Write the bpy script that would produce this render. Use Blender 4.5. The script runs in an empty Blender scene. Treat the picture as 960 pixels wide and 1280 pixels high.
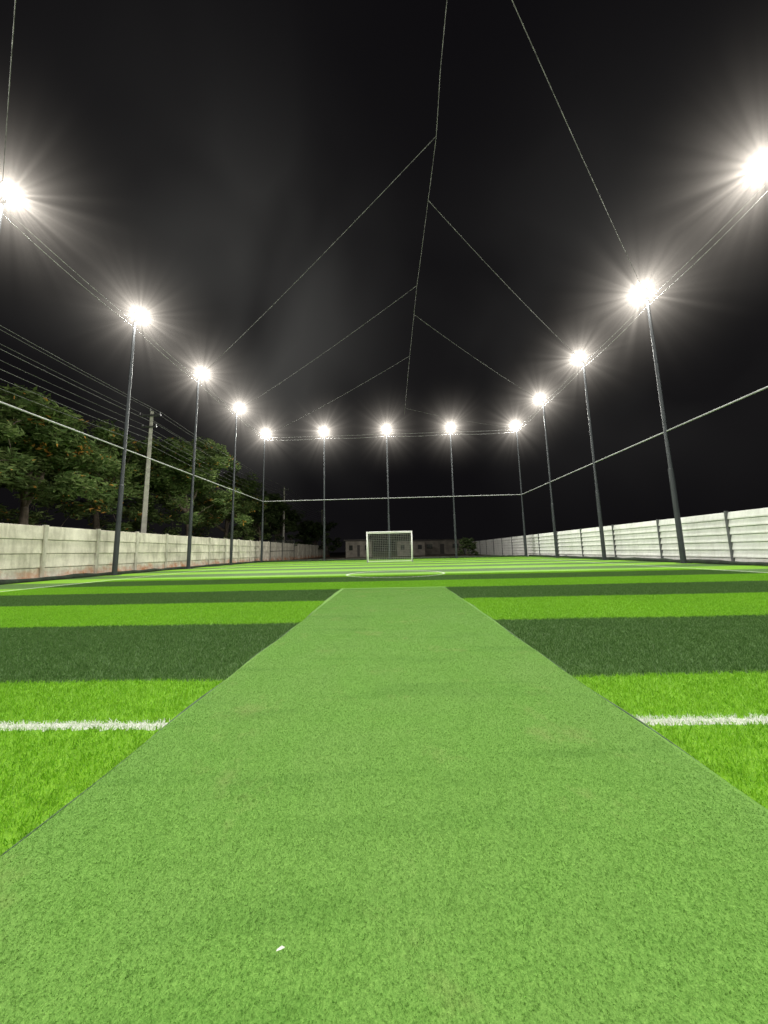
import bpy, bmesh, math, random
import numpy as np
from mathutils import Vector, Matrix, Quaternion
random.seed(7); rng=np.random.default_rng(7)
scene=bpy.context.scene
COL=scene.collection

# ---------------------------------------------------------------- helpers
def link(o,parent=None):
    COL.objects.link(o)
    if parent is not None: o.parent=parent
    return o
def empty(name,loc=(0,0,0)):
    o=bpy.data.objects.new(name,None); o.location=loc; o.empty_display_size=.3
    return link(o)
def meshobj(name,verts,faces,mats=(),parent=None,smooth=False,loc=(0,0,0)):
    me=bpy.data.meshes.new(name); me.from_pydata([tuple(v) for v in verts],[],[tuple(f) for f in faces]); me.update()
    for m in mats: me.materials.append(m)
    if smooth:
        for p in me.polygons: p.use_smooth=True
    o=bpy.data.objects.new(name,me); o.location=loc
    return link(o,parent)
class MB:
    """mesh builder"""
    def __init__(s): s.v=[];s.f=[]
    def box(s,c,d,rotz=0):
        n=len(s.v);cx,cy,cz=c;dx,dy,dz=d[0]/2,d[1]/2,d[2]/2
        ca,sa=math.cos(rotz),math.sin(rotz)
        for z in(-dz,dz):
            for x,y in((-dx,-dy),(dx,-dy),(dx,dy),(-dx,dy)):
                s.v.append((cx+x*ca-y*sa,cy+x*sa+y*ca,cz+z))
        for q in((0,3,2,1),(4,5,6,7),(0,1,5,4),(1,2,6,5),(2,3,7,6),(3,0,4,7)): s.f.append(tuple(n+i for i in q))
    def prism(s,prof,y0,y1):
        n=len(s.v);k=len(prof)
        for y in(y0,y1):
            for x,z in prof: s.v.append((x,y,z))
        s.f.append(tuple(n+i for i in range(k)));s.f.append(tuple(n+k+i for i in range(k))[::-1])
        for i in range(k):
            j=(i+1)%k; s.f.append((n+i,n+k+i,n+k+j,n+j))
    def tube(s,pts,rads,seg=8,cap=True):
        pts=[Vector(p) for p in pts]
        if not hasattr(rads,'__len__'): rads=[rads]*len(pts)
        n0=len(s.v); prev=None
        for i,p in enumerate(pts):
            t=(pts[min(i+1,len(pts)-1)]-pts[max(i-1,0)]).normalized()
            a=Vector((0,0,1)) if abs(t.z)<.9 else Vector((1,0,0))
            u=t.cross(a).normalized() if prev is None else (prev-t*prev.dot(t)).normalized()
            prev=u; w=t.cross(u)
            for k in range(seg):
                an=2*math.pi*k/seg
                s.v.append(tuple(p+(u*math.cos(an)+w*math.sin(an))*rads[i]))
        for i in range(len(pts)-1):
            for k in range(seg):
                a=n0+i*seg+k;b=n0+i*seg+(k+1)%seg
                s.f.append((a,b,b+seg,a+seg))
        if cap:
            s.f.append(tuple(n0+k for k in range(seg))[::-1]); e=n0+(len(pts)-1)*seg
            s.f.append(tuple(e+k for k in range(seg)))
    def obj(s,name,mat,parent=None,smooth=False,bevel=0,loc=(0,0,0)):
        o=meshobj(name,s.v,s.f,[mat],parent,smooth,loc)
        if bevel:
            b=o.modifiers.new("b",'BEVEL'); b.width=bevel;b.segments=2;b.limit_method='ANGLE'
        return o
def newmat(name):
    m=bpy.data.materials.new(name); m.use_nodes=True
    nt=m.node_tree; return m,nt,nt.nodes['Principled BSDF'],nt.nodes['Material Output']
class NT:
    def __init__(s,nt): s.nt=nt
    def n(s,t,**k):
        x=s.nt.nodes.new(t)
        for a,b in k.items(): setattr(x,a,b)
        return x
    def put(s,sock,v):
        if isinstance(v,bpy.types.NodeSocket): s.nt.links.new(v,sock)
        else: sock.default_value=v
    def m(s,op,a,b=0.0,c=0.0,clamp=False):
        x=s.n('ShaderNodeMath',operation=op,use_clamp=clamp); s.put(x.inputs[0],a); s.put(x.inputs[1],b)
        if op in('MULTIPLY_ADD','COMPARE','SMOOTH_MIN'): s.put(x.inputs[2],c)
        return x.outputs[0]
    def noise(s,vec,scale,detail=3,rough=.5,dist=0):
        x=s.n('ShaderNodeTexNoise'); s.nt.links.new(vec,x.inputs['Vector'])
        x.inputs['Scale'].default_value=scale;x.inputs['Detail'].default_value=detail
        x.inputs['Roughness'].default_value=rough;x.inputs['Distortion'].default_value=dist
        return x.outputs[0]
    def mix(s,f,a,b,blend='MIX'):
        x=s.n('ShaderNodeMix',data_type='RGBA',blend_type=blend)
        s.put(x.inputs[0],f); s.put(x.inputs[6],a); s.put(x.inputs[7],b); return x.outputs[2]
    def rng(s,v,a,b,c=0.,d=1.):
        x=s.n('ShaderNodeMapRange'); s.put(x.inputs[0],v)
        for i,k in enumerate((a,b,c,d)): x.inputs[i+1].default_value=k
        return x.outputs[0]
    def bump(s,h,st,dist,bsdf):
        x=s.n('ShaderNodeBump'); x.inputs['Strength'].default_value=st;x.inputs['Distance'].default_value=dist
        s.nt.links.new(h,x.inputs['Height']); s.nt.links.new(x.outputs[0],bsdf.inputs['Normal'])
def simple(name,col,rough=.6,metal=0,var=.25,scale=6.,bump=0):
    m,nt,b,o=newmat(name);N=NT(nt); tc=N.n('ShaderNodeTexCoord').outputs['Object']
    f=N.noise(tc,scale,5,.6)
    d=tuple(c*(1-var) for c in col)+(1,); l=tuple(min(1,c*(1+var)) for c in col)+(1,)
    nt.links.new(N.mix(N.rng(f,.3,.7),d,l),b.inputs['Base Color'])
    b.inputs['Roughness'].default_value=rough;b.inputs['Metallic'].default_value=metal
    if bump: N.bump(N.noise(tc,scale*8,4),bump,.01,b)
    return m

# ---------------------------------------------------------------- materials
def turf_material(name,blades):
    m,nt,b,o=newmat(name);N=NT(nt)
    pos=N.n('ShaderNodeNewGeometry').outputs['Position']
    sp=N.n('ShaderNodeSeparateXYZ');nt.links.new(pos,sp.inputs[0]);x,y,z=sp.outputs
    wob=N.m('MULTIPLY',N.m('SUBTRACT',N.noise(pos,1.2,2),.5),.10)
    wob2=N.m('MULTIPLY',N.m('SUBTRACT',N.noise(pos,45,2),.5),.05)
    yy=N.m('ADD',y,N.m('ADD',wob,wob2))
    # rolls 1.49 m wide, alternately dark and light
    t=N.m('DIVIDE',N.m('SUBTRACT',yy,1.97),2.98)
    fr=N.m('SUBTRACT',t,N.m('FLOOR',t))
    dark=N.m('LESS_THAN',fr,.5)
    rollid=N.m('FLOOR',N.m('MULTIPLY',t,2.0))
    wn=N.n('ShaderNodeTexWhiteNoise',noise_dimensions='1D');nt.links.new(rollid,wn.inputs['W'])
    fine=N.noise(pos,120,3,.7); med=N.noise(pos,9,4,.6); big=N.noise(pos,.9,3,.5)
    lt=N.mix(N.rng(fine,.3,.7),(.120,.33,.011,1),(.29,.56,.032,1))
    dk=N.mix(N.rng(fine,.3,.7),(.038,.104,.020,1),(.120,.225,.055,1))
    c=N.mix(dark,lt,dk)
    c=N.mix(N.rng(med,.3,.75,0.,.4),c,N.mix(1.,c,(.58,.66,.55,1),'MULTIPLY'))
    c=N.mix(N.rng(big,.35,.7,0.,.35),c,N.mix(1.,c,(.72,.78,.75,1),'MULTIPLY'))
    c=N.mix(N.m('MULTIPLY',wn.outputs[0],.25),c,N.mix(1.,c,(.7,.75,.7,1),'MULTIPLY'))
    yl=N.m('ADD',y,wob2); xl=N.m('ADD',x,wob2)
    def band(v,c0,w): return N.m('LESS_THAN',N.m('ABSOLUTE',N.m('SUBTRACT',v,c0)),w)
    inx=N.m('LESS_THAN',N.m('ABSOLUTE',x),9.33)
    l1=N.m('MULTIPLY',band(yl,1.476,.026),inx)
    l2=N.m('MULTIPLY',band(yl,20.95,.03),inx)
    iny=N.m('MULTIPLY',N.m('GREATER_THAN',y,1.45),N.m('LESS_THAN',y,20.98))
    l3=N.m('MULTIPLY',band(N.m('ABSOLUTE',xl),9.3,.03),iny)
    dx=N.m('SUBTRACT',xl,.05);dy=N.m('SUBTRACT',y,10.5)
    r=N.m('SQRT',N.m('ADD',N.m('MULTIPLY',dx,dx),N.m('MULTIPLY',dy,dy)))
    l4=N.m('MULTIPLY',band(r,1.58,.035),.8)
    ln=N.m('MAXIMUM',N.m('MAXIMUM',l1,l2),N.m('MAXIMUM',l3,l4))
    c=N.mix(ln,c,N.mix(N.rng(fine,.3,.7),(.5,.55,.45,1),(.85,.87,.82,1)))
    nt.links.new(c,b.inputs['Base Color'])
    b.inputs['Roughness'].default_value=.6
    b.inputs['Specular IOR Level'].default_value=.15
    if not blades: N.bump(N.m('ADD',fine,N.noise(pos,40,3)),.8,.012,b)
    return m
MAT_TURF=turf_material("turf_base",False); MAT_BLADE=turf_material("turf_fibre",True)
def mat_material(name,bump):
    m,nt,b,o=newmat(name);N=NT(nt)
    pos=N.n('ShaderNodeNewGeometry').outputs['Position']
    fine=N.noise(pos,260,3,.8); med=N.noise(pos,26,4,.65); big=N.noise(pos,1.6,5,.6,.6)
    c=N.mix(N.rng(fine,.3,.7),(.080,.21,.028,1),(.215,.41,.084,1))
    c=N.mix(N.rng(med,.4,.75,0.,.35),c,N.mix(1.,c,(.72,.80,.68,1),'MULTIPLY'))
    c=N.mix(N.rng(big,.42,.72,0.,.4),c,(.175,.30,.080,1))
    # faint creases where the mat has been rolled up
    mp=N.n('ShaderNodeMapping');nt.links.new(pos,mp.inputs[0]);mp.inputs['Scale'].default_value=(.8,5,1);mp.inputs['Rotation'].default_value=(0,0,.15)
    cre=N.noise(mp.outputs[0],1.1,3,.5,.8)
    c=N.mix(N.rng(cre,.56,.66,0.,.35),c,N.mix(1.,c,(.62,.72,.6,1),'MULTIPLY'))
    dust=N.rng(N.noise(pos,2.3,6,.7),.56,.72,0.,.45)
    c=N.mix(dust,c,(.27,.31,.11,1))
    nt.links.new(c,b.inputs['Base Color']);b.inputs['Roughness'].default_value=.7
    b.inputs['Specular IOR Level'].default_value=.1
    if bump: N.bump(N.m('ADD',fine,med),.7,.006,b)
    return m
MAT_MAT=mat_material("mat_base",True);MAT_PILE=mat_material("mat_pile",False)
def concrete(name,light,dark,soil,soilamt,sh=.45,stain=.75):
    m,nt,b,o=newmat(name);N=NT(nt)
    pos=N.n('ShaderNodeNewGeometry').outputs['Position']
    sp=N.n('ShaderNodeSeparateXYZ');nt.links.new(pos,sp.inputs[0])
    mp=N.n('ShaderNodeMapping');nt.links.new(pos,mp.inputs[0]);mp.inputs['Scale'].default_value=(3,3,.5)
    st=N.noise(mp.outputs[0],1.6,6,.65,.4); bl=N.noise(pos,1.4,6,.65); fi=N.noise(pos,40,4,.6)
    c=N.mix(N.rng(bl,.35,.7),dark+(1,),light+(1,))
    c=N.mix(N.rng(st,.45,.7,0.,stain),c,N.mix(1.,c,(.48,.47,.42,1),'MULTIPLY'))
    c=N.mix(N.rng(fi,.3,.7,0.,.3),c,N.mix(1.,c,(.7,.7,.7,1),'MULTIPLY'))
    h=N.m('ADD',sp.outputs[2],N.m('MULTIPLY',N.m('SUBTRACT',N.noise(pos,2.2,5,.7),.5),1.6))
    c=N.mix(N.rng(h,-.1,sh,soilamt,0.),c,soil+(1,))
    nt.links.new(c,b.inputs['Base Color']);b.inputs['Roughness'].default_value=.9
    b.inputs['Specular IOR Level'].default_value=.15
    N.bump(N.m('ADD',fi,bl),.5,.012,b)
    return m
MAT_WL=concrete("precast_weathered",(.84,.80,.69),(.54,.51,.43),(.46,.17,.06),.9,.38,.65)
MAT_WR=concrete("precast_white",(.88,.89,.86),(.76,.77,.75),(.3,.27,.2),.25,.3,.3)
MAT_POST=concrete("precast_post",(.70,.67,.58),(.45,.43,.37),(.3,.14,.07),.5)
MAT_GREYPOST=simple("galvanised_dark",(.09,.095,.098),.6,0)
MAT_POLE=simple("pole_paint",(.036,.042,.048),.5,.2,.2,3)
MAT_RAIL=simple("galvanised_pipe",(.34,.35,.35),.6,.1)
MAT_CABLE=simple("steel_cable",(.26,.26,.26),.7,0,.7,9)
MAT_ROPE=simple("net_rope",(.15,.15,.145),.9,0,.8,6)
MAT_WHITE=simple("white_paint",(.78,.78,.76),.35,0,.06)
MAT_NET=simple("net_cord",(.40,.40,.38),.8,0,.1)
MAT_HOUSING=simple("aluminium_housing",(.2,.2,.21),.4,.6)
MAT_ROLL=simple("net_roll",(.022,.034,.020),.9,0,.6,5,.6)
MAT_EDGE=simple("mat_binding",(.06,.11,.05),.8,0,.6,12)
MAT_UPOLE=simple("spun_concrete",(.36,.35,.31),.9,0,.2,5,.3)
MAT_WIRE=simple("aluminium_wire",(.20,.20,.20),.5,.3)
MAT_BARK=simple("bark",(.13,.105,.08),.95,0,.4,7,.6)
MAT_HOUSE=simple("plaster",(.22,.20,.17),.9,0,.35,1.5)
MAT_ROOFM=simple("roof_sheet",(.05,.045,.04),.7)
MAT_DARKGLASS=simple("window_dark",(.02,.02,.02),.2)
MAT_GATE=simple("gate_black",(.02,.02,.022),.5,.3)
MAT_PAPER=simple("paper",(.75,.75,.72),.8,0,.05)
m,nt,b,o=newmat("bare_soil");N=NT(nt);pos=N.n('ShaderNodeNewGeometry').outputs['Position']
c=N.mix(N.rng(N.noise(pos,.25,8,.65),.35,.65),(.05,.04,.028,1),(.13,.08,.05,1))
c=N.mix(N.rng(N.noise(pos,1.3,6,.7),.48,.6,0.,.8),c,(.03,.045,.018,1))
nt.links.new(c,b.inputs['Base Color']);b.inputs['Roughness'].default_value=1
N.bump(N.noise(pos,9,6,.7),.8,.05,b);MAT_SOIL=m
def leafmat(name,a,bb,flower=None):
    m,nt,b,o=newmat(name);N=NT(nt)
    g=N.n('ShaderNodeNewGeometry');rnd=g.outputs['Random Per Island'];pos=g.outputs['Position']
    c=N.mix(rnd,a+(1,),bb+(1,))
    c=N.mix(N.rng(N.noise(pos,.8,3),.35,.65,0.,.8),c,N.mix(1.,c,(.42,.48,.42,1),'MULTIPLY'))
    if flower:
        fl=N.m('MULTIPLY',N.m('GREATER_THAN',N.noise(pos,1.1,2),.61),N.m('GREATER_THAN',rnd,.84))
        c=N.mix(fl,c,flower+(1,))
    nt.links.new(c,b.inputs['Base Color']);b.inputs['Roughness'].default_value=.7
    b.inputs['Specular IOR Level'].default_value=.1
    tr=N.n('ShaderNodeBsdfTranslucent');nt.links.new(c,tr.inputs[0]);mx=N.n('ShaderNodeMixShader');mx.inputs[0].default_value=.3
    nt.links.new(b.outputs[0],mx.inputs[1]);nt.links.new(tr.outputs[0],mx.inputs[2]);nt.links.new(mx.outputs[0],o.inputs['Surface'])
    return m
MAT_LEAF=leafmat("leaves_feathery",(.088,.15,.046),(.25,.325,.115),(.65,.34,.08))
MAT_LEAF2=leafmat("leaves_dark",(.035,.06,.022),(.10,.135,.055))

# ---------------------------------------------------------------- ground
def sheet(name,x0,x1,y0,y1,z,mat,nx=1,ny=1,parent=None):
    v=[];f=[]
    for j in range(ny+1):
        for i in range(nx+1): v.append((x0+(x1-x0)*i/nx,y0+(y1-y0)*j/ny,z))
    for j in range(ny):
        for i in range(nx):
            a=j*(nx+1)+i; f.append((a,a+1,a+nx+2,a+nx+1))
    return meshobj(name,v,f,[mat],parent)
sheet("ground",-400,400,-200,600,-.06,MAT_SOIL,8,8)
pitch=sheet("artificial_turf_pitch",-11.85,11.85,-12,28.0,-.012,MAT_TURF)

def blade_patch(name,n,size,h0,h1,w,lean,mat,segs):
    """patch of fibres: tapered bent strips"""
    x=rng.uniform(-size/2,size/2,n);y=rng.uniform(-size/2,size/2,n)
    h=rng.uniform(h0,h1,n);a=rng.uniform(0,2*math.pi,n);b=rng.uniform(0,2*math.pi,n)
    L=rng.uniform(.1,1,n)*lean*h
    ux,uy=np.cos(a)*w/2,np.sin(a)*w/2; lx,ly=np.cos(b)*L,np.sin(b)*L
    if segs==2:
        P=[(x-ux,y-uy,0*h),(x+ux,y+uy,0*h),(x+ux*.8+lx*.3,y+uy*.8+ly*.3,h*.6),(x-ux*.8+lx*.3,y-uy*.8+ly*.3,h*.6),(x+lx,y+ly,h)]
        fl=[(0,1,2,3),(3,2,4)]
    else:
        P=[(x-ux,y-uy,0*h),(x+ux,y+uy,0*h),(x+lx,y+ly,h)];fl=[(0,1,2)]
    k=len(P); V=np.stack([np.stack(p,1) for p in P],1).reshape(-1,3)
    base=np.arange(n)*k
    pat=np.array([i for f in fl for i in f]); Ls=[len(f) for f in fl]
    loops=(base[:,None]+pat[None,:]).reshape(-1)
    off=np.cumsum([0]+Ls[:-1]); starts=(np.arange(n)[:,None]*len(pat)+off[None,:]).reshape(-1)
    me=bpy.data.meshes.new(name)
    me.vertices.add(len(V));me.vertices.foreach_set('co',V.astype(np.float32).ravel())
    me.loops.add(len(loops));me.loops.foreach_set('vertex_index',loops.astype(np.int32))
    me.polygons.add(len(starts));me.polygons.foreach_set('loop_start',starts.astype(np.int32))
    me.update(calc_edges=True);me.validate()
    me.materials.append(mat)
    return bpy.data.objects.new(name,me)
def instancer(name,cells,s,z,patch,parent):
    v=[];f=[]
    for cx,cy in cells:
        n=len(v);q=[(cx-s/2,cy-s/2,z),(cx+s/2,cy-s/2,z),(cx+s/2,cy+s/2,z),(cx-s/2,cy+s/2,z)]
        k=random.randrange(4);v+=q[k:]+q[:k];f.append((n,n+1,n+2,n+3))
    o=meshobj(name,v,f,[],parent); o.instance_type='FACES';o.use_instance_faces_scale=False
    o.show_instancer_for_render=False;o.show_instancer_for_viewport=False
    link(patch,o)
    return o
cells=[];yy=.25
while yy<10.2:
    xx=-8.75
    while xx<9:
        if not(abs(xx)<1 and yy<6.5) and abs(xx)<1.25*yy+1.3: cells.append((xx,yy))
        xx+=.5
    yy+=.5
random.shuffle(cells);h=len(cells)//2
instancer("grass_fibres",cells[:h],.5,-.013,blade_patch("fibre_patch",4200,.5,.012,.027,.0028,1.1,MAT_BLADE,2),pitch)
instancer("grass_fibres_b",cells[h:],.5,-.013,blade_patch("fibre_patch_b",4200,.5,.012,.027,.0028,1.1,MAT_BLADE,2),pitch)

# practice mat, 2 m wide, with slightly wavering edge
v=[];f=[];NY=160
ys=[-3+9.47*i/NY for i in range(NY+1)]
def xl(y): return -1.005+.010*math.sin(y*2.1)+.005*math.sin(y*7.3)-.02*max(0,y-3)
def xr(y): return 1.012+.010*math.sin(y*1.7+1)+.005*math.sin(y*6.1)
for y in ys:
    a,bx=xl(y),xr(y); zt=.006
    v+=[(a,y,-.011),(a+.002,y,zt),(bx-.002,y,zt),(bx,y,-.011)]
for i in range(NY):
    for k in range(3): f.append((i*4+k,i*4+k+1,i*4+k+5,i*4+k+4))
f.append((NY*4,NY*4+1,NY*4+2,NY*4+3))
mat_o=meshobj("cricket_mat",v,f,[MAT_MAT])
mb=MB()
for fn,s in((xl,-1),(xr,1)): mb.tube([(fn(y)+s*.002,y,.003+.003*math.sin(y*9+s)) for y in ys],[.0035+.0015*math.sin(y*5) for y in ys],6)
mb.obj("edge_binding",MAT_EDGE,mat_o,smooth=True)
cells=[(-.8+.4*i,.4*j+.2) for i in range(5) for j in range(0,16)]
random.shuffle(cells)
instancer("pile",cells[:40],.4,.0055,blade_patch("pile_patch",11000,.4,.0025,.0055,.0021,1.6,MAT_PILE,1),mat_o)
instancer("pile_b",cells[40:],.4,.0055,blade_patch("pile_patch_b",11000,.4,.0025,.0055,.0021,1.6,MAT_PILE,1),mat_o)
meshobj("paper_scrap",[(-.234,.666,.014),(-.224,.668,.015),(-.219,.672,.014),(-.225,.671,.018),(-.232,.669,.015)],[(0,1,2,3,4)],[MAT_PAPER])

def hem(x0,y0,x1,y1):
    mb=MB();n=90;pts=[];r=[]
    for i in range(n+1):
        t=i/n;pts.append((x0+(x1-x0)*t+random.uniform(-.03,.03),y0+(y1-y0)*t,.03+random.uniform(-.015,.02)));r.append(random.uniform(.07,.115))
    mb.tube(pts,r,9);return mb
hem(-11.95,-12,-11.95,28.1).obj("net_hem_roll",MAT_ROLL,smooth=True)
hem(11.9,-12,11.9,28.1).obj("net_hem_roll",MAT_ROLL,smooth=True)
hem(-11.7,28.15,11.7,28.15).obj("net_hem_roll",MAT_ROLL,smooth=True)

# ---------------------------------------------------------------- precast walls
def wall(name,x,y0,y1,pitch_y,rows,rh,mat,postmat,side,proud,pw,base=-.06,dep=.035):
    root=empty(name,(x,0,0));pan=MB();post=MB();y=y0
    while y<y1:
        for r in range(rows):
            j=random.uniform(-.006,.006);z0=base+rh*r;z1=z0+rh
            e=side*dep
            prof=[(-side*.03,z0+.002),(e+j,z0+.012),(e+j,z0+.05),(side*.004+j,z1-.012),(-side*.03,z1-.002)]
            pan.prism(prof,y+.01,y+pitch_y-.01)
        y+=pitch_y
    y=y0
    while y<=y1:
        post.box((side*proud,y,base+rh*rows/2+.01),(.12,pw,rh*rows+.05+random.uniform(-.01,.02)))
        y+=pitch_y
    pan.obj("panels",mat,root);post.obj("posts",postmat,root,bevel=.01)
wall("precast_wall",-12.25,-9.25,60,2.0,4,.485,MAT_WL,MAT_POST,1,.012,.13,dep=.04)
wall("precast_wall",12.25,-9.2,60,3.0,7,.275,MAT_WR,MAT_GREYPOST,-1,.03,.07,dep=.06)

# ---------------------------------------------------------------- flood lights
H=11.70
def glaremat():  # emission-only volume imitating camera glare around a lamp, no mist here
    m,nt,b,o=newmat("lamp_glare");N=NT(nt);nt.nodes.remove(b)
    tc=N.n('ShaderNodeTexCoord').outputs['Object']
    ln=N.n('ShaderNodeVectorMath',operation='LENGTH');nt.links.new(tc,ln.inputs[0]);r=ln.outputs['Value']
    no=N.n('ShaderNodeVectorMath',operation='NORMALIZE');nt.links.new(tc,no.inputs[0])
    shaft=N.rng(N.noise(no.outputs[0],6.5,1,.5),.44,.72,.3,3.2)  # direction noise shapes the glow into starburst spikes
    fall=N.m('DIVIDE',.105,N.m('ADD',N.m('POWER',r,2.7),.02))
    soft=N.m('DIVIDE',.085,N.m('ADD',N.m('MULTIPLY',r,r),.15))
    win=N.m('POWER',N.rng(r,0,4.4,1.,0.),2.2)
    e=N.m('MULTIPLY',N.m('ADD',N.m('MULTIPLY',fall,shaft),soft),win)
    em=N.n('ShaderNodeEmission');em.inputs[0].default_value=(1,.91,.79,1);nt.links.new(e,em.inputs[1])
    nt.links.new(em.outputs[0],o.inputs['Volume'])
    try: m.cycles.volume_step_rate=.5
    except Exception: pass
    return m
MAT_GLARE=glaremat()
m,nt,b,o=newmat("led_panel");b.inputs['Emission Color'].default_value=(1,.95,.86,1);b.inputs['Emission Strength'].default_value=60;MAT_LED=m
bm=bmesh.new();bmesh.ops.create_icosphere(bm,subdivisions=3,radius=4.4);GLARE=bpy.data.meshes.new("glare");bm.to_mesh(GLARE);GLARE.materials.append(MAT_GLARE)
POW=600
def floodpole(px,py,inx,iny,glare=1.0,seen=True,pw=1.):
    root=empty("floodlight_pole",(px,py,0))
    mb=MB();mb.tube([(0,0,-.06),(0,0,3.8),(0,0,3.82),(0,0,H-.1)],[.095,.09,.07,.055],12)
    mb.box((0,0,-.02),(.34,.34,.05));mb.obj("pole",MAT_POLE,root,smooth=False)
    d=Vector((inx,iny,0)).normalized();lp=d*.28
    mb=MB();mb.tube([(0,0,H-.25),tuple(lp*.9+Vector((0,0,H-.12)))],.025,6)
    mb.box((lp.x*.3,lp.y*.3,H-.14),(.12,.12,.1));mb.obj("bracket",MAT_POLE,root)
    aim=(d+Vector((0,0,-.95))).normalized()
    q=aim.to_track_quat('-Z','Y')
    mb=MB();mb.box((0,0,.05),(.46,.36,.08))
    for k in range(7): mb.box((-.18+.06*k,0,.115),(.012,.32,.05))
    ho=mb.obj("lamp_housing",MAT_HOUSING,root,bevel=.008);ho.location=(lp.x,lp.y,H);ho.rotation_mode='QUATERNION';ho.rotation_quaternion=q
    pn=MB();pn.box((0,0,.004),(.42,.32,.006));po=pn.obj("led_panel",MAT_LED,root);po.location=(lp.x,lp.y,H);po.rotation_mode='QUATERNION';po.rotation_quaternion=q
    L=bpy.data.lights.new("floodlight",'AREA');L.shape='RECTANGLE';L.size=.42;L.size_y=.32;L.energy=POW*pw;L.color=(1,.97,.90)
    lo=bpy.data.objects.new("floodlight",L);link(lo,root);lo.location=Vector((lp.x,lp.y,H))+aim*.02;lo.rotation_mode='QUATERNION';lo.rotation_quaternion=q
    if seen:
        hz=bpy.data.objects.new("glare",GLARE);link(hz,root);hz.location=(lp.x,lp.y,H);hz.scale=(glare,)*3  # added glow sphere standing in for glare, scaled up on farther poles
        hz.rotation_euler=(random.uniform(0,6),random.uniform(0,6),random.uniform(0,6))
XL,XR=-11.6,11.45
LY=[-6.3,-1.6,3.2,7.99,12.97,17.72,22.42,27.7];RY=[-6.0,-1.2,3.5,8.28,12.92,17.61,22.6,27.7]
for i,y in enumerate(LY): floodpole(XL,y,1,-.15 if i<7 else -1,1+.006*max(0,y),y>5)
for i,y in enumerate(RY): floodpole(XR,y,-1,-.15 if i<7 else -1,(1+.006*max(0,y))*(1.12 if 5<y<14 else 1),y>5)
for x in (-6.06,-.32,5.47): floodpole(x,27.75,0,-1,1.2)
for x in (-6,0,6): floodpole(x,-10.5,0,1,1,False)

# ---------------------------------------------------------------- net frame: rails and ropes
def sag(a,b,s,n=14):
    a=Vector(a);b=Vector(b);return [a.lerp(b,i/n)-Vector((0,0,s*4*(i/n)*(1-i/n))) for i in range(n+1)]
mb=MB();z,r=5.40,.032
for P0,P1 in(((XL,-10.5),(XL,27.7)),((XR,-10.5),(XR,27.7)),((XL,27.7),(XR,27.7)),((XL,-10.5),(XR,-10.5))):
    mb.tube([(P0[0],P0[1],z),(P1[0],P1[1],z)],r,8)
mb.obj("fence_rail",MAT_RAIL)
mb=MB()
def run(pts,zo,r,s):
    for a,b in zip(pts[:-1],pts[1:]): mb.tube(sag((a[0],a[1],zo),(b[0],b[1],zo),s),r,5)
Lp=[(XL,y) for y in LY];Rp=[(XR,y) for y in RY];Fp=[(x,27.72) for x in (XL,-6.06,-.32,5.47,XR)]
for P in (Lp,Rp,Fp):
    run(P,H-.32,.013,.05);run(P,H-.55,.013,.10)
mb.obj("support_cable",MAT_CABLE)
mb=MB()
RG=[(1.5,-10,13.2),(1.5,0,13.2),(1.56,6.84,13.2),(1.63,8.14,13.2),(1.58,9.9,13.2),(1.45,13.56,13.2),(1.39,19,13.2),(1.36,27.7,13.2)]
for a,b in zip(RG[:-1],RG[1:]): mb.tube(sag(a,b,.03,8),.008,5)
cr=[((XL,17.72),(1.63,8.14)),((XL,22.42),(1.45,13.56)),((XL,27.7),(1.39,19)),((XR,17.61),(1.58,9.9)),((XR,22.6),(1.43,15.4)),((XR,27.7),(1.36,26.5)),((XR,12.92),(1.5,4.4)),((XL,7.99),(1.5,-1.7)),((XR,8.28),(1.5,-.8))]
for a,b in cr: mb.tube(sag((a[0],a[1],H-.2),(b[0],b[1],13.2),.18,16),.008,5)
mb.obj("roof_net_rope",MAT_ROPE)
# ---------------------------------------------------------------- goal
root=empty("futsal_goal",(-.2355,21.24,0));mb=MB();r=.045
mb.tube([(-1.5,0,-.01),(-1.5,0,2.0)],r,12);mb.tube([(1.5,0,-.01),(1.5,0,2.0)],r,12);mb.tube([(-1.545,0,2.0),(1.545,0,2.0)],r,12)
mb.obj("frame",MAT_WHITE,root,smooth=True)
mb=MB();r=.022
for s in(-1.5,1.5): mb.tube([(s,.02,1.97),(s,.5,1.95),(s,1.0,.02),(s,.03,.02)],r,8)
mb.tube([(-1.5,1.0,.02),(1.5,1.0,.02)],r,8);mb.tube([(-1.5,.5,1.95),(1.5,.5,1.95)],r,8)
mb.obj("back_stays",MAT_WHITE,root)
mb=MB();n=24
for i in range(n+1):
    x=-1.5+3*i/n;mb.tube([(x,.02,1.97),(x,.5,1.93),(x,.75,.95),(x,1.0,.03)],.004,4,False)
for k in range(1,16):
    t=k/16;y=.5+.5*t;z=1.95-1.92*t
    mb.tube([(-1.5,.02,z),(-1.5,y,z),(1.5,y,z),(1.5,.02,z)],.004,4,False)
mb.obj("net",MAT_NET,root)

root=empty("mesh_gate",(-11.2,28.6,0));mb=MB()
for x in(0,1.1,2.2): mb.box((x,0,.9),(.06,.06,1.9))
for z in(.05,.95,1.85): mb.box((1.1,0,z),(2.14,.04,.05))
for i in range(1,18): mb.box((i*2.2/18,0.0,.95),(.012,.012,1.75))
mb.obj("frame",MAT_GATE,root)

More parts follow.
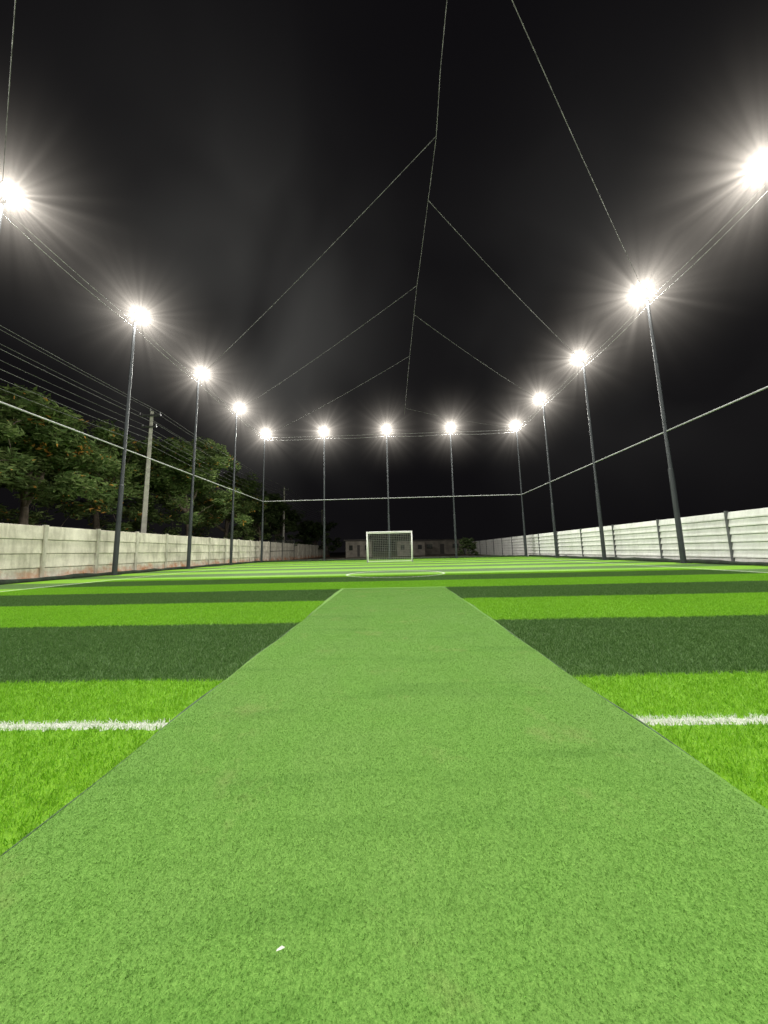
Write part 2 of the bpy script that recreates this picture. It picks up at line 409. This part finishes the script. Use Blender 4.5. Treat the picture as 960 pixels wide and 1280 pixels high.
# ---------------------------------------------------------------- utility poles and wires
UP=[(-14,-28),(-14,-5.4),(-14,17.3),(-14,40),(-14,62)]
for x,y in UP:
    root=empty("utility_pole",(x,y,0));mb=MB();mb.tube([(0,0,-.06),(0,0,9.2)],[.19,.11],4);mb.obj("shaft",MAT_UPOLE,root,bevel=.01)
    mb=MB();mb.box((0,-.13,8.9),(1.3,.08,.1));mb.box((0,-.13,8.2),(.9,.06,.08));mb.obj("crossarm",MAT_HOUSING,root)
    mb=MB()
    for px,z in((-.6,8.95),(.6,8.95),(0,9.2),(-.4,8.24),(.4,8.24)): mb.tube([(px,-.13,z),(px,-.13,z+.14)],[.05,.03],8)
    mb.obj("insulators",MAT_HOUSING,root)
mb=MB()
for (x0,y0),(x1,y1) in zip(UP[:-1],UP[1:]):
    for dx,z in((-.6,9.1),(.6,9.1),(0,9.3),(-.4,8.38),(.4,8.38),(.12,7.8),(.12,7.45),(.12,7.1)):
        mb.tube(sag((x0+dx,y0,z),(x1+dx,y1,z),.35),.009,5)
mb.obj("power_line",MAT_WIRE)

# ---------------------------------------------------------------- trees
def tree(name,x,y,h,R,leafm,nl,seed,lean=0,low=.30,size=.11,zlo=.22,extra=60):
    rd=random.Random(seed);root=empty(name,(x,y,0));mb=MB();tips=[]
    def limb(p,d,L,r,lev):
        pts=[p];q=p.copy();dd=d.copy();n=4
        for i in range(n):
            dd=(dd+Vector((rd.uniform(-.22,.22),rd.uniform(-.22,.22),rd.uniform(-.12,.12)))).normalized();q=q+dd*L/n;pts.append(q.copy())
        mb.tube(pts,[r*(1-.55*i/n) for i in range(n+1)],7 if lev<2 else 5,False)
        if lev>=3: tips.append(q);tips.append(pts[2]);return
        if lev>=1: tips.append(q)
        k=rd.choice((3,4)) if lev else 6
        for i in range(k):
            a=2*math.pi*(i+rd.random()*.7)/k;sp=rd.uniform(.5,1.0) if lev else rd.uniform(.4,1.0)
            nd=(dd*.5+Vector((math.cos(a)*sp,math.sin(a)*sp,rd.uniform(-.15,.45)))).normalized()
            st=pts[rd.choice((2,3,4))] if lev else pts[rd.choice((3,4))]
            limb(st.copy(),nd,L*rd.uniform(.62,.85)*(1 if lev else R/(h*.3)*.55),r*.5,lev+1)
    limb(Vector((0,0,-.06)),Vector((lean,0,1)),h*low,.026*h,0)
    zt=max(t.z for t in tips);sc=h/zt*.95
    mb.v=[(a,b,c*sc) for a,b,c in mb.v];tips=[Vector((t.x,t.y,t.z*sc)) for t in tips]
    # outer sprays at every height of the crown
    for i in range(extra):
        z=rd.uniform(zlo,.93)*h;t=(z/h-zlo)/(1-zlo);rr=R*(1-.75*t*t)**.5*rd.uniform(.45,1.0);a=rd.uniform(0,6.283)
        e=Vector((math.cos(a)*rr,math.sin(a)*rr,z));nb=min(tips,key=lambda q:(q-e).length)
        if (nb-e).length<R*.55:
            mb.tube([nb,(nb+e)/2+Vector((0,0,.15)),e],[.025,.018,.008],4,False)
        tips.append(e)
    mb.obj("trunk_and_limbs",MAT_BARK,root,smooth=True)
    r=np.random.default_rng(seed);T=np.array([tuple(t) for t in tips]);T=T[T[:,2]>h*zlo*.9]
    idx=r.integers(0,len(T),nl);cr=r.uniform(.45,1.1,len(T))*R*.21
    off=r.normal(0,1,(nl,3));off/=np.linalg.norm(off,axis=1)[:,None];off*=(r.random(nl)**.5)[:,None]*cr[idx][:,None]
    off[:,2]*=.6;C=T[idx]+off
    s=r.uniform(.5,1.3,nl)*size
    a=r.normal(0,1,(nl,3));a[:,2]*=.5;a/=np.linalg.norm(a,axis=1)[:,None]
    b2=np.cross(a,r.normal(0,1,(nl,3)));b2/=np.linalg.norm(b2,axis=1)[:,None]
    a*=s[:,None]*1.5;b2*=s[:,None]*.45
    V=np.stack([C-a,C+b2,C+a,C-b2],1).reshape(-1,3)
    me=bpy.data.meshes.new("foliage");me.vertices.add(len(V));me.vertices.foreach_set('co',V.astype(np.float32).ravel())
    me.loops.add(nl*4);me.loops.foreach_set('vertex_index',np.arange(nl*4,dtype=np.int32))
    me.polygons.add(nl);me.polygons.foreach_set('loop_start',np.arange(0,nl*4,4,dtype=np.int32))
    me.update(calc_edges=True);me.materials.append(leafm)
    link(bpy.data.objects.new("foliage",me),root)
tree("flame_tree",-17.8,14.6,9.0,4.3,MAT_LEAF,52000,11,.05)
tree("flame_tree",-21.5,22.5,10.9,5.0,MAT_LEAF,40000,12)
tree("flame_tree",-16.6,25.2,10.4,4.4,MAT_LEAF,48000,13)
tree("flame_tree",-18.0,33.5,10.4,4.4,MAT_LEAF,32000,14)
tree("flame_tree",-15.8,37.5,8.6,3.8,MAT_LEAF2,24000,21,zlo=.12)
tree("neem_tree",-17.5,46.0,8.5,4.2,MAT_LEAF2,14000,15,size=.16,zlo=.12)
tree("neem_tree",-13.0,54.0,6.5,4.0,MAT_LEAF2,12000,16,size=.18,zlo=.1)
tree("bush",7.6,33.0,1.9,1.1,MAT_LEAF2,7000,19,size=.08,zlo=.05)

def house(x,y,w,d,h,rz=0):
    root=empty("small_house",(x,y,0));root.rotation_euler=(0,0,rz)
    mb=MB();mb.box((0,0,h/2-.06),(w,d,h));mb.obj("walls",MAT_HOUSE,root)
    mb=MB();mb.box((0,0,h+.02),(w+.5,d+.5,.16));mb.obj("roof",MAT_ROOFM,root)
    mb=MB()
    for t in(-.3,.32): mb.box((w*t,-d/2-.002,h*.55),(w*.14,.06,h*.3))
    mb.obj("windows",MAT_DARKGLASS,root)
    mb=MB();mb.box((0,-d/2-.002,h*.36),(w*.1,.07,h*.7));mb.obj("door",MAT_ROOFM,root)
house(-4.8,46,3.6,4,2.3);house(2.6,50,4.2,4,2.2,.05);house(8.5,56,7,4,2.4,-.1)

# ---------------------------------------------------------------- camera
f,pt,rl,yw,h=393.6,.1230,.0227,-.0261,.7385
F=Vector((math.sin(yw)*math.cos(pt),math.cos(yw)*math.cos(pt),math.sin(pt)))
R=Vector((math.cos(yw),-math.sin(yw),0));U=R.cross(F)
R2=R*math.cos(rl)-U*math.sin(rl);U2=U*math.cos(rl)+R*math.sin(rl)
cam=bpy.data.cameras.new("camera");co=bpy.data.objects.new("camera",cam);link(co)
M=Matrix((R2,U2,-F)).transposed().to_4x4();M.translation=Vector((0,0,h));co.matrix_world=M
cam.sensor_fit='VERTICAL';cam.sensor_height=36;cam.sensor_width=27;cam.lens=f/1280*36;cam.clip_start=.02;cam.clip_end=2000
scene.camera=co

# ---------------------------------------------------------------- night sky
w=bpy.data.worlds.new("World");scene.world=w;w.use_nodes=True;nt=w.node_tree;N=NT(nt)
bg=nt.nodes['Background'];tc=N.n('ShaderNodeTexCoord').outputs['Generated']
nz=N.noise(tc,2.3,2.5,.45,.4)
def blob(d,p):
    v=N.n('ShaderNodeVectorMath',operation='DOT_PRODUCT');nt.links.new(tc,v.inputs[0]);v.inputs[1].default_value=Vector(d).normalized()
    return N.m('POWER',N.m('MAXIMUM',v.outputs['Value'],0.),p)
cl=N.m('ADD',N.m('ADD',blob((-.50,.95,.72),20.),N.m('MULTIPLY',blob((.75,.9,.70),20.),.55)),N.m('MULTIPLY',blob((-.3,1,.35),7.),.08))
cl=N.m('MULTIPLY',cl,N.rng(nz,.38,.62,.2,1.))
c=N.mix(cl,(.0042,.0038,.0046,1),(.056,.055,.052,1))
nt.links.new(c,bg.inputs[0]);bg.inputs[1].default_value=1.0
scene.view_settings.view_transform='Standard';scene.view_settings.look='None';scene.view_settings.exposure=0
